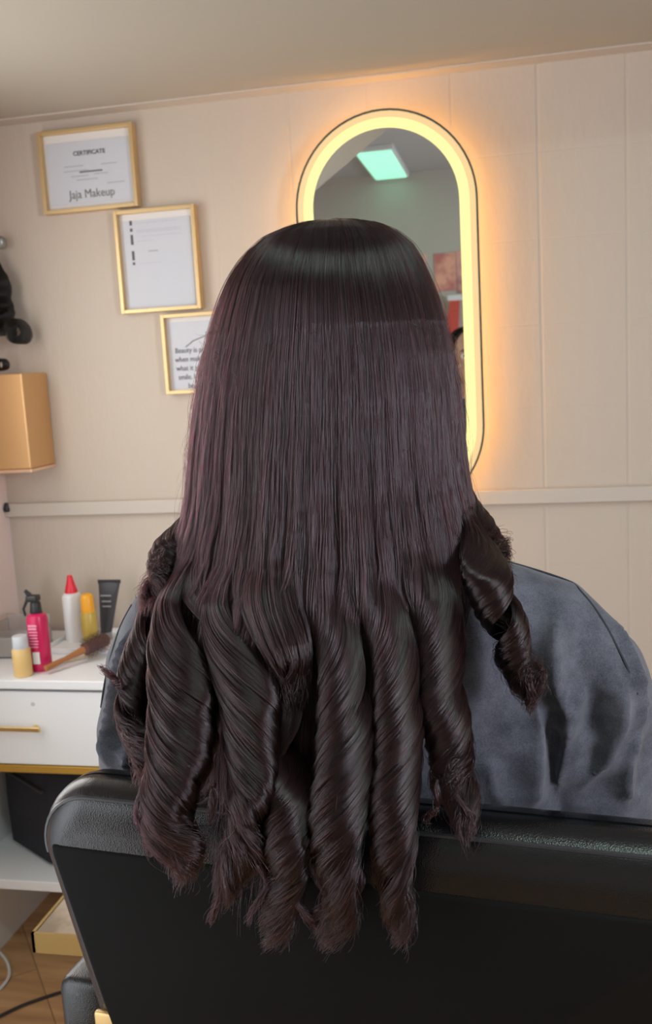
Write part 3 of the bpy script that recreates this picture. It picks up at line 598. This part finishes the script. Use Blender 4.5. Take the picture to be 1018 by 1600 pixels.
# ---- shirt with drop shoulders and folds
def poly_dist(px, pz, pts):
    best = np.full(px.shape, 9.0); side = np.zeros(px.shape); al = np.zeros(px.shape); n = len(pts)-1
    for i, ((x0, z0), (x1, z1)) in enumerate(zip(pts, pts[1:])):
        dx, dz = x1-x0, z1-z0; L2 = dx*dx+dz*dz
        t = np.clip(((px-x0)*dx+(pz-z0)*dz)/L2, 0, 1); ex, ez = px-x0-t*dx, pz-z0-t*dz
        d = np.hypot(ex, ez); k = d < best
        best = np.where(k, d, best); side = np.where(k, np.sign(dx*ez-dz*ex), side); al = np.where(k, (i+t)/n, al)
    return best, side, al
FOLDS = [   # photo points along each crease, height, width, one-sided drop
 ([(874, 945), (863, 1005), (867, 1060), (886, 1112), (888, 1160), (881, 1220), (868, 1275)], 0.011, 0.016),
 ([(914, 1074), (899, 1120), (888, 1160)], 0.008, 0.010),
 ([(838, 1085), (832, 1180), (829, 1275)], 0.009, 0.014),
 ([(922, 930), (958, 990), (984, 1055), (1003, 1110), (1008, 1180)], 0.009, 0.013),
 ([(966, 1070), (972, 1140), (950, 1205), (900, 1262)], 0.008, 0.013),
 ([(1003, 1160), (990, 1215), (985, 1280)], 0.009, 0.012),
 ([(760, 1180), (770, 1230), (790, 1262)], 0.006, 0.012),
 ([(215, 975), (190, 1040), (165, 1110), (148, 1165), (160, 1225)], 0.010, 0.012),
 ([(148, 1165), (185, 1195), (205, 1225)], 0.007, 0.010),
 ([(200, 1130), (185, 1170), (190, 1215)], 0.006, 0.010)]
FW_ = [([tuple(P(x, y, 0.85)[[0, 2]]) for x, y in pts], a, w_) for pts, a, w_ in FOLDS]
def shirt_disp(v, n):
    x, y, z = v.T
    bk = smoothstep(-n[:, 1]*1.6+0.2)
    d = 0.0028*np.sin(x*38+2.2*np.sin(z*11)+1.0)*np.exp(-np.maximum(0, z-1.18)*9) + 0.0018*np.sin(x*75-z*22+1.5*np.sin(z*17))*np.exp(-np.maximum(0, z-1.15)*7)
    d += 0.004*np.sin(z*26+x*14*np.sign(x-X0))*smoothstep((np.abs(x-X0)-0.19)/0.05)
    for pts, a, w_ in FW_:
        ds, sd, al = poly_dist(x, z, pts)
        end = smoothstep(np.minimum(al, 1-al)*5+0.15)
        d += 1.5*bk*a*end*(np.exp(-ds/w_*1.8) - 0.6*np.exp(-((ds-1.6*w_)/w_)**2)*(sd > 0))
    return d
b = MB()
torso(b, [(1.342, X0, 0.902, 0.085, 0.062), (1.326, X0, 0.905, 0.140, 0.075), (1.308, X0, 0.910, 0.190, 0.084), (1.265, X0, 0.918, 0.210, 0.094), (1.20, X0, 0.93, 0.215, 0.104), (1.10, X0, 0.94, 0.205, 0.112), (1.0, X0, 0.945, 0.200, 0.117), (0.90, X0, 0.95, 0.200, 0.122), (0.80, X0, 0.955, 0.205, 0.125)], 2.6)
for sx in (-1, 1):
    b.tube([(X0+sx*0.13, 0.903, 1.272), (X0+sx*0.180, 0.905, 1.255), (X0+sx*0.212, 0.915, 1.207), (X0+sx*0.235, 0.93, 1.14), (X0+sx*0.243, 0.96, 1.02), (X0+sx*0.235, 0.985, 0.985)], [0.058, 0.063, 0.066, 0.067, 0.066, 0.060], 22)
    b.tube([(X0+sx*0.243, 0.955, 1.03), (X0+sx*0.215, 1.03, 0.985)], [0.060, 0.054], 20)
b.tube([(X0, 0.902, 1.33), (X0, 0.904, 1.372)], [0.075, 0.064], 24)
shirt = solid(b, 'shirt', CLOTH, 0.0045, 10, person, shirt_disp)
bvh = BVHTree.FromPolygons([v_.co[:] for v_ in shirt.data.vertices], [p_.vertices[:] for p_ in shirt.data.polygons])
def on_shirt(x, y, lift=0.0):
    d = FW*FPX + RT*(x-509) - UP*(y-800); d = Vector(d/np.linalg.norm(d))
    hit = bvh.ray_cast(Vector(CAM0), d)
    return None if hit[0] is None else hit[0]-d*lift
for pts in ([(775, 878), (800, 880), (830, 884), (860, 893), (885, 907), (908, 926), (928, 950), (945, 976), (962, 1008), (980, 1045), (995, 1085)], [(228, 915), (206, 945), (190, 975), (178, 1010), (165, 1060), (158, 1105)]):
    q = [on_shirt(x, y, -0.0004) for x, y in pts]; q = [p_ for p_ in q if p_ is not None]
    if len(q) > 3: MB().tube(curve_pts([tuple(p_) for p_ in q], 6), 0.0013, 6).build('shoulder_seam', mat('seam_dark', (0.03, 0.033, 0.04), 0.9), shirt, True)

# ================================================================ HAIR
YC = 0.900
#        photo row: left edge, right edge of the mass, depth of its back surface
ROWS = [(345, 500, 520, 0.885), (348, 468, 560, 0.868), (355, 440, 590, 0.852), (367, 413, 613, 0.838), (385, 392, 636, 0.825), (410, 371, 653, 0.814), (440, 354, 667, 0.806),
        (490, 335, 688, 0.800), (560, 316, 706, 0.797), (620, 306, 716, 0.794), (700, 299, 722, 0.790), (760, 296, 728, 0.785), (800, 291, 736, 0.780), (850, 279, 748, 0.774),
        (900, 248, 758, 0.768), (1000, 232, 750, 0.758), (1100, 230, 740, 0.742), (1200, 235, 735, 0.722), (1300, 240, 730, 0.700), (1500, 250, 720, 0.692)]
tz, tcx, ta, tb_ = [], [], [], []
for py, xl, xr, Yk in ROWS:
    a, c_ = P(xl, py, 0.89), P(xr, py, 0.89)
    tz.append((a[2]+c_[2])/2); tcx.append((a[0]+c_[0])/2); ta.append((c_[0]-a[0])/2); tb_.append(YC-Yk)
tz = np.array(tz)[::-1]; tcx = np.array(tcx)[::-1]; ta = np.array(ta)[::-1]; tb_ = np.array(tb_)[::-1]
ZTOP = tz[-1]
def sect(z):
    a = np.interp(z, tz, ta); b_ = np.interp(z, tz, tb_); cx = np.interp(z, tz, tcx)
    k = np.clip((ZTOP-z)/(ZTOP-tz[-2]), 0, 1)
    return cx, a, b_
def curtain(phi, z, depth):
    """point on the hair mass; phi 0 faces the camera, depth inward"""
    cx, a, b_ = sect(z)
    aa = np.maximum(a-depth, 0.002); bb_ = np.maximum(b_-depth, 0.002)
    bf = np.minimum(np.interp(z, [1.2, 1.40, 1.55, ZTOP], [0.07, 0.085, 0.10, 0.02]), 0.1)-depth
    s_, c_ = np.sin(phi), np.cos(phi)
    y = YC - np.where(c_ > 0, bb_, bf)*c_
    return np.stack([cx+aa*s_, y, z], -1)

def hair_object(name, strands, rad, m, parent):
    """strands: (N, K, 3)"""
    N, K, _ = strands.shape
    cu = bpy.data.hair_curves.new(name); cu.add_curves([K]*N)
    cu.attributes['position'].data.foreach_set('vector', strands.astype(np.float32).ravel())
    ra = cu.attributes.get('radius') or cu.attributes.new('radius', 'FLOAT', 'POINT')
    u = np.linspace(0, 1, K)[None, :]; rr = rad*(1-0.55*np.clip((u-0.75)/0.25, 0, 1))*RNG.uniform(0.75, 1.2, (N, 1))
    ra.data.foreach_set('value', np.broadcast_to(rr, (N, K)).astype(np.float32).ravel())
    cu.set_types(type='POLY'); cu.materials.append(m)
    o = bpy.data.objects.new(name, cu); COL.objects.link(o); attach(o, parent); return o

NA = 40
za_frac = np.concatenate([1-np.cos(np.linspace(0, math.pi/2, 14)[:-1]), np.array([1.0])])*0.10   # dome part, fine steps
def z_rows(zend, n=NA):
    """per strand heights from the crown to zend: (N, n)"""
    top = np.array([0, .0006, .002, .0045, .008, .0125, .018, .025, .034, .045, .058, .075, .095])
    rest = n-len(top); zend = np.asarray(zend)[:, None]
    z0 = ZTOP-0.0008-top[None, :]
    r = np.linspace(0, 1, rest+1)[None, 1:]
    return np.concatenate([np.broadcast_to(z0, (len(zend), len(top))), z0[:, -1:]+(zend-z0[:, -1:])*r], 1)
CL = np.sort(RNG.uniform(-2.3, 2.3, 46)); CLH = RNG.uniform(-1, 1, 47)
def lock_relief(phi, z):
    """broad locks: each stands proud in its middle, with grooves between them"""
    k = np.searchsorted(CL, phi); lo = np.where(k > 0, CL[np.clip(k-1, 0, 45)], -2.4); hi = np.where(k < 46, CL[np.clip(k, 0, 45)], 2.4)
    u = (phi-lo)/(hi-lo)*2-1; wdt = np.clip((hi-lo)/0.15, 0.2, 1)
    grow = smoothstep((ZTOP-0.10-z)/0.36)
    rel = (1-u*u)*0.0060*wdt + CLH[k]*0.0038 + 0.0022*np.sin(phi*23+1.7*np.sin(z*19)+z*30) + 0.0016*np.sin(phi*61-z*24+2*np.sin(z*13))
    return rel*grow, k
def wander(N, K, amp, freq=3):
    t = np.linspace(0, 1, K)[None, :, None]; o = 0
    for f_ in (1, 2.3, 4.1):
        o = o + np.sin(2*math.pi*(f_*freq/3*t+RNG.uniform(0, 1, (N, 1, 3))))/f_*RNG.normal(0, 1, (N, 1, 3))
    return o*amp*t

def strands_A(phi, zend, depth, n=NA, tight=0.5, wob=0.0012):
    """straight fall from crown over the dome"""
    N = len(phi); z = z_rows(zend, n); ph = np.broadcast_to(phi[:, None], z.shape)
    rel, k = lock_relief(ph, z)
    # strands gather to their lock as they fall
    mid = np.concatenate([[CL[0]-0.05], (CL[1:]+CL[:-1])/2, [CL[-1]+0.05]])[k]
    g = smoothstep((ZTOP-0.10-z)/0.35)*0.11*tight
    ph = ph + (mid-ph)*g
    fine = 0.012*np.sin(phi*310+RNG.normal(0, .2, N))[:, None]*smoothstep((ZTOP-z)/0.2)
    p = curtain(ph+fine*0.3, z, depth[:, None]-rel)
    return p + wander(N, n, wob, 4)

def helix(axis, rad, L0=None):
    """axis polyline (photo x, y, depth, photo radius) to dense arc-length tables"""
    pts = [P(x, y, Y) for x, y, Y, r in axis]; rr = [1.09*r*Y/FPX for x, y, Y, r in axis]
    dn_ = np.array(curve_pts(pts, 12)); rd = np.interp(np.linspace(0, len(pts)-1, len(dn_)), range(len(pts)), rr)
    s_ = np.concatenate([[0], np.cumsum(np.linalg.norm(np.diff(dn_, axis=0), axis=1))])
    return dn_, rd, s_

def make_curl(name, phi_rng, axis, n, hand, pitch, ph0=0.0, cover=1.06, sep=0.14, fray=0.05, depth=0.010, nb=64, layers=0.30, label=None, rootz=None):
    """a barrel curl: a ribbon of hair wound round a sagging axis"""
    dn_, rd, s_ = helix(axis, None); L = s_[-1]
    u = RNG.uniform(0, 1, n); phi = phi_rng[0]+(phi_rng[1]-phi_rng[0])*u
    # fine tufts inside the ribbon
    tuft = np.round(u*26)/26; 
    dep = np.abs(RNG.normal(0, depth*0.5, n))
    zA = dn_[0][2]
    A = strands_A(phi, np.full(n, zA), dep)
    Li = L*(1-np.abs(RNG.normal(0, fray, n))-0.10*(0.5+0.5*np.sin(tuft*37+ph0*3)))
    sv = np.linspace(0, 1, nb+1)[None, 1:]*Li[:, None]
    ax = np.stack([np.interp(sv, s_, dn_[:, i]) for i in range(3)], -1)
    R_ = np.interp(sv, s_, rd)
    # phase: integrate pitch that tightens as the curl narrows
    sd = np.linspace(0, L, 200); Rd = np.interp(sd, s_, rd); om = 2*math.pi/(pitch*np.clip(Rd/Rd.max(), 0.45, 1)); phs = np.concatenate([[0], np.cumsum(om[:-1]*(sd[1]-sd[0]))])
    th = (u[:, None]-0.5)*2*math.pi*cover + hand*np.interp(sv, sd, phs) + ph0
    lay = (np.abs(RNG.normal(0, 1, n))*0.45).clip(0, 1)[:, None]
    ridge = 0.05*np.sin(tuft*2*math.pi*7)[:, None]
    edge_ = 0.16*np.abs(2*u-1)[:, None]**3
    endf = smoothstep((sv/Li[:, None]-0.72)/0.28)
    Rr = R_*(1-layers*lay-edge_+ridge) * (1+endf*RNG.normal(0, 0.13, (n, 1)))*(1-0.55*endf)
    th = th + endf*RNG.normal(0, 0.22, (n, 1))
    B = ax + np.stack([np.sin(th)*Rr, -np.cos(th)*Rr*0.92, np.zeros_like(Rr)], -1)
    B = B + wander(n, nb, 0.0014, 5)*endf[..., None]*2 + wander(n, nb, 0.0008, 6)
    B[..., 2] += endf*RNG.normal(0, 0.006, (n, 1))
    tk = (tuft*26).astype(int)//3; rs_ = np.random.default_rng(int(abs(ph0)*100)+5); to = rs_.normal(0, 1, (12, 3))*[0.006, 0.003, 0.008]; tp = rs_.uniform(0, 6.28, 12)
    sp_ = sv*95*hand+tp[tk][:, None]
    am = np.minimum(1, R_/0.016)[..., None]
    B += endf[..., None]*am*to[tk][:, None, :] + 0.0055*am*endf[..., None]*np.stack([np.sin(sp_), -0.5*np.cos(sp_), 0.3*np.sin(sp_*0.7)], -1)
    # hand over from the straight fall to the curl
    ext = curtain(phi[:, None]*np.ones_like(sv), zA-sv*0.97, dep[:, None]); off = A[:, -1:, :]-curtain(phi[:, None], np.full((n, 1), zA), dep[:, None])
    wgt = smoothstep(sv/sep)[..., None]
    B = (ext+off*(1-wgt))*(1-wgt)+B*wgt
    S = np.concatenate([A, B], 1)
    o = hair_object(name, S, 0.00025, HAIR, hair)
    if label: o['label'] = label
    return o

# inner mass that the strands lie on
b = MB(); rr = []
for z in np.concatenate([ZTOP-np.array([.0035, .005, .008, .012, .018, .026, .036, .05, .07, .1, .14, .19, .24, .29]), P(500, 880, .79)[2:3], P(500, 960, .79)[2:3]]):
    q = curtain(np.linspace(-math.pi, math.pi, 49)[:-1], np.full(48, z), 0.010 if z > ZTOP-.3 else .022)
    ph = np.linspace(-math.pi, math.pi, 49)[:-1]
    fr_ = np.abs(ph) > 1.9        # open at the face
    q[fr_, 1] = np.minimum(q[fr_, 1], 0.915 if z < ZTOP-0.055 else 9)
    rr.append([tuple(p_) for p_ in q])
b.rings(rr[::-1]); hair = b.build('hair', CORE, person, True, 80)

# straight hair between and under the curls
n = 11000; phi = RNG.uniform(-2.05, 2.05, n)
zend = P(500, 915, 0.77)[2] + RNG.normal(0, 0.045, n) + 0.02*np.sin(phi*9)
S1 = strands_A(phi, zend, np.abs(RNG.normal(0, 0.004, n)), 62)
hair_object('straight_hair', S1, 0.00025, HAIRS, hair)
# under layer: dark loose waves hanging between the curls
n = 9000; phi = RNG.uniform(-1.5, 0.75, n)
pz = 1350 - 110*np.abs(phi+0.1)/0.6 + RNG.normal(0, 45, n)
zend = np.array([P(500, y_, 0.72)[2] for y_ in pz])
S2 = strands_A(phi, zend, 0.022+np.abs(RNG.normal(0, 0.004, n)), 72, 1.0, 0.005)
S2[..., 1] = np.maximum(S2[..., 1], np.interp(S2[..., 2], [1.0, 1.15, 1.22], [0.700, 0.704, 0.60]))
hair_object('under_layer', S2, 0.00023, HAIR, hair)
# central tapering lock, swept to a point
make_curl('center_lock', (-0.42, 0.02), [(452, 860, .775, 70), (450, 930, .770, 62), (452, 1000, .765, 48), (455, 1060, .758, 26), (457, 1105, .752, 8)], 2600, 0.0001, 9.0, 0, 0.5, 0.10, 0.05)

CURLS = [
 ((-2.05, -1.35), [(232, 880, .800, 40), (222, 940, .792, 42), (206, 1010, .785, 36), (196, 1060, .782, 30), (204, 1110, .778, 28), (222, 1160, .760, 24), (236, 1210, .735, 18)], 2400, 1, 0.11),
 ((-1.40, -0.80), [(285, 850, .785, 50), (280, 930, .775, 56), (285, 1010, .762, 58), (288, 1090, .745, 56), (282, 1170, .722, 58), (268, 1240, .700, 52), (268, 1290, .692, 46), (290, 1330, .690, 34), (286, 1375, .690, 20)], 4200, 1, 0.17),
 ((-0.90, -0.40), [(345, 860, .775, 34), (362, 940, .768, 46), (385, 1020, .758, 52), (392, 1100, .742, 48), (392, 1170, .724, 44), (392, 1240, .700, 38), (385, 1300, .692, 32), (372, 1345, .690, 20), (345, 1405, .690, 10)], 3600, 1, 0.20),
 ((-0.50, 0.10), [(470, 1000, .778, 24), (474, 1080, .762, 30), (462, 1160, .742, 34), (452, 1240, .712, 40), (450, 1310, .694, 40), (452, 1380, .690, 34), (440, 1430, .690, 22), (415, 1470, .690, 12)], 3000, -1, 0.13),
 ((-0.02, 0.36), [(556, 880, .775, 30), (556, 960, .766, 38), (545, 1040, .756, 44), (540, 1120, .738, 46), (535, 1200, .715, 48), (528, 1280, .695, 46), (524, 1340, .690, 40), (530, 1400, .688, 30), (522, 1440, .688, 18), (500, 1476, .688, 9)], 3800, -1, 0.17),
 ((0.30, 0.70), [(640, 870, .775, 34), (632, 950, .768, 40), (626, 1030, .758, 40), (622, 1110, .740, 38), (618, 1190, .718, 38), (614, 1270, .697, 37), (612, 1340, .690, 34), (620, 1400, .688, 26), (628, 1440, .688, 14), (616, 1472, .688, 6)], 3600, -1, 0.15),
 ((0.62, 1.15), [(702, 860, .780, 36), (700, 930, .775, 40), (694, 1000, .768, 40), (690, 1070, .758, 38), (695, 1130, .746, 38), (704, 1190, .735, 34), (712, 1240, .718, 26), (722, 1280, .706, 14), (730, 1312, .698, 6)], 3400, -1, 0.13),
 ((1.20, 1.75), [(742, 800, .830, 26), (752, 855, .815, 34), (764, 910, .800, 38), (782, 960, .795, 36), (797, 1005, .795, 28), (803, 1040, .795, 24), (824, 1064, .795, 18), (829, 1082, .796, 12), (824, 1104, .797, 6)], 2600, -1, 0.095),
 ((1.70, 2.20), [(728, 735, .90, 16), (738, 760, .90, 26), (742, 795, .89, 26), (750, 830, .88, 30), (764, 868, .86, 30), (780, 892, .84, 18)], 1600, -1, 0.07),
 ((-2.25, -1.85), [(300, 760, .87, 14), (284, 790, .865, 24), (276, 825, .86, 24), (262, 862, .85, 28), (248, 905, .83, 26), (240, 940, .82, 14)], 1500, 1, 0.075)]
for k, (pr, ax_, n_, hand, pitch) in enumerate(CURLS):
    make_curl('curl', pr, ax_, n_, hand, pitch, ph0=0.6*k, fray=0.07, sep=0.14 if k < 7 else 0.06, cover={0: 0.7, 7: 0.8, 8: 0.95, 9: 0.95}.get(k, 1.06))
# thin ringlets where the curl ends come apart
TEN = [(232, 1230, 218, 1290, 240, 1335, 15), (262, 1270, 300, 1330, 268, 1352, 20), (310, 1250, 340, 1225, 322, 1290, 12), (360, 1330, 352, 1390, 328, 1442, 9), (392, 1300, 410, 1380, 392, 1440, 13), (400, 1330, 440, 1420, 418, 1478, 11),
       (455, 1350, 470, 1410, 490, 1455, 14), (480, 1320, 505, 1390, 488, 1430, 13), (520, 1380, 545, 1430, 505, 1478, 10), (545, 1330, 560, 1385, 528, 1440, 11), (600, 1350, 640, 1400, 618, 1468, 13), (632, 1340, 640, 1390, 628, 1425, 11),
       (712, 1225, 730, 1270, 730, 1312, 9), (690, 1220, 676, 1262, 668, 1285, 8), (196, 1080, 176, 1060, 162, 1040, 12), (800, 1040, 832, 1062, 822, 1108, 10), (440, 1010, 452, 1060, 470, 1095, 9)]
TS = []
for q, (xa, ya, xb, yb, xc, yc, rp) in enumerate(TEN):
    Yq = 0.690 if ya > 1240 else (0.705 if ya > 1210 else 0.772)
    if xa < 200: Yq = 0.776
    if xa > 790: Yq = 0.792
    dn_ = np.array(curve_pts([P(xa, ya, Yq), P(xb, yb, Yq-0.003), P(xc, yc, Yq)], 20)); K = 48; n = 70
    f_ = np.linspace(0, 1, K)[None, :]*RNG.uniform(0.72, 1.06, (n, 1)).clip(0, 1.04)
    base = np.stack([np.interp(f_, np.linspace(0, 1, len(dn_)), dn_[:, i]) for i in range(3)], -1)
    sp = f_*7.5*(1 if xa > 430 else -1)+q*1.3+RNG.normal(0, 0.35, (n, 1))
    R_ = rp*Yq/FPX*(1-0.45*f_)*RNG.uniform(0.75, 1.15, (n, 1))
    TS.append(base+np.stack([np.sin(sp)*R_, -np.abs(np.cos(sp))*R_*0.6, 0.35*np.cos(sp*1.1)*R_], -1)+wander(n, K, 0.0022, 3))
hair_object('loose_ringlets', np.concatenate(TS), 0.00022, HAIRS, hair)
# fly-away hairs
n = 450; phi = RNG.uniform(-2.0, 2.0, n); zend = np.array([P(500, y_, 0.78)[2] for y_ in RNG.uniform(500, 1150, n)])
F = strands_A(phi, zend, -np.abs(RNG.normal(0.000, 0.0018, n)), 60, 0, 0.0045)
hair_object('flyaway_hairs', F, 0.00009, HAIR, hair)

# ================================================================ WIG HANGING AT THE LEFT EDGE
wg = thing('hanging_wig', 'black wavy wig hanging on the wall above the copper box', 'wig', (-1.40, 2.38, 1.92))
b = MB(); cpt = Vector(P(1, 380, 2.40))-Vector((0, 0, 0.015)); b.lathe(cpt, [(0.012, 0), (0.018, 0.010), (0.016, 0.026), (0.006, 0.034)], 16); b.build('hair_clip', mat('grey_clip', (0.25, 0.26, 0.24), 0.3, 0.5), wg, True)
MB().tube([(-1.385+0.028*math.cos(a), 2.41, 1.955+0.036*math.sin(a)) for a in np.linspace(-math.pi/2, 1.5*math.pi, 30)], 0.0012, 6).build('wire_loop', mat('thin_wire', (0.55, 0.42, 0.38), 0.4), wg, True)
n = 2600; K = 60; t_ = np.linspace(0, 1, K)[None, :]; a0 = RNG.uniform(0, 2*math.pi, n)[:, None]; rr_ = np.sqrt(RNG.uniform(0, 1, n))[:, None]
prof = np.interp(t_, [0, .1, .35, .6, .85, 1], [0.006, 0.018, 0.044, 0.050, 0.048, 0.030])
cl = np.round(a0/(2*math.pi)*7); wv = 0.010*np.sin(t_*16+cl*2.1)*t_
z_ = 1.885-0.235*t_*(0.85+0.15*np.sin(cl*3)) + 0.0
W = np.stack([-1.380+prof*rr_*np.cos(a0)+wv+0.004*RNG.normal(0, 1, (n, 1))*t_, 2.382+0.55*prof*rr_*np.sin(a0)-0.5*wv, z_+0*a0], -1)
hair_object('wig_hair', W, 0.00030, HAIRB, wg)
# the curled lock end on the right of the wig
n = 1100; th = np.linspace(-2.6, 3.4, K)[None, :]+RNG.normal(0, .15, (n, 1)); R_ = (0.024+0.007*RNG.normal(0, 1, (n, 1)).clip(-1.3, 1.3))*(1-0.10*np.linspace(0, 1, K)[None, :])
W = np.stack([P(28, 517, 2.375)[0]+np.cos(th+0.3)*R_, 2.375+0.008*RNG.normal(0, 1, (n, 1))+0.002*th, P(28, 517, 2.375)[2]+np.sin(th)*R_*1.1], -1)
hair_object('wig_curl', W, 0.00030, HAIRB, wg)
n = 500; th = np.linspace(-1.0, 4.5, K)[None, :]+RNG.normal(0, .15, (n, 1)); R_ = 0.015+0.003*RNG.normal(0, 1, (n, 1)).clip(-1.3, 1.3)
W = np.stack([P(2, 570, 2.375)[0]+np.cos(th)*R_, 2.375+0.005*RNG.normal(0, 1, (n, 1))+0.0*th, P(2, 570, 2.375)[2]+np.sin(th)*R_*0.9], -1)
hair_object('wig_curl', W, 0.00030, HAIRB, wg)
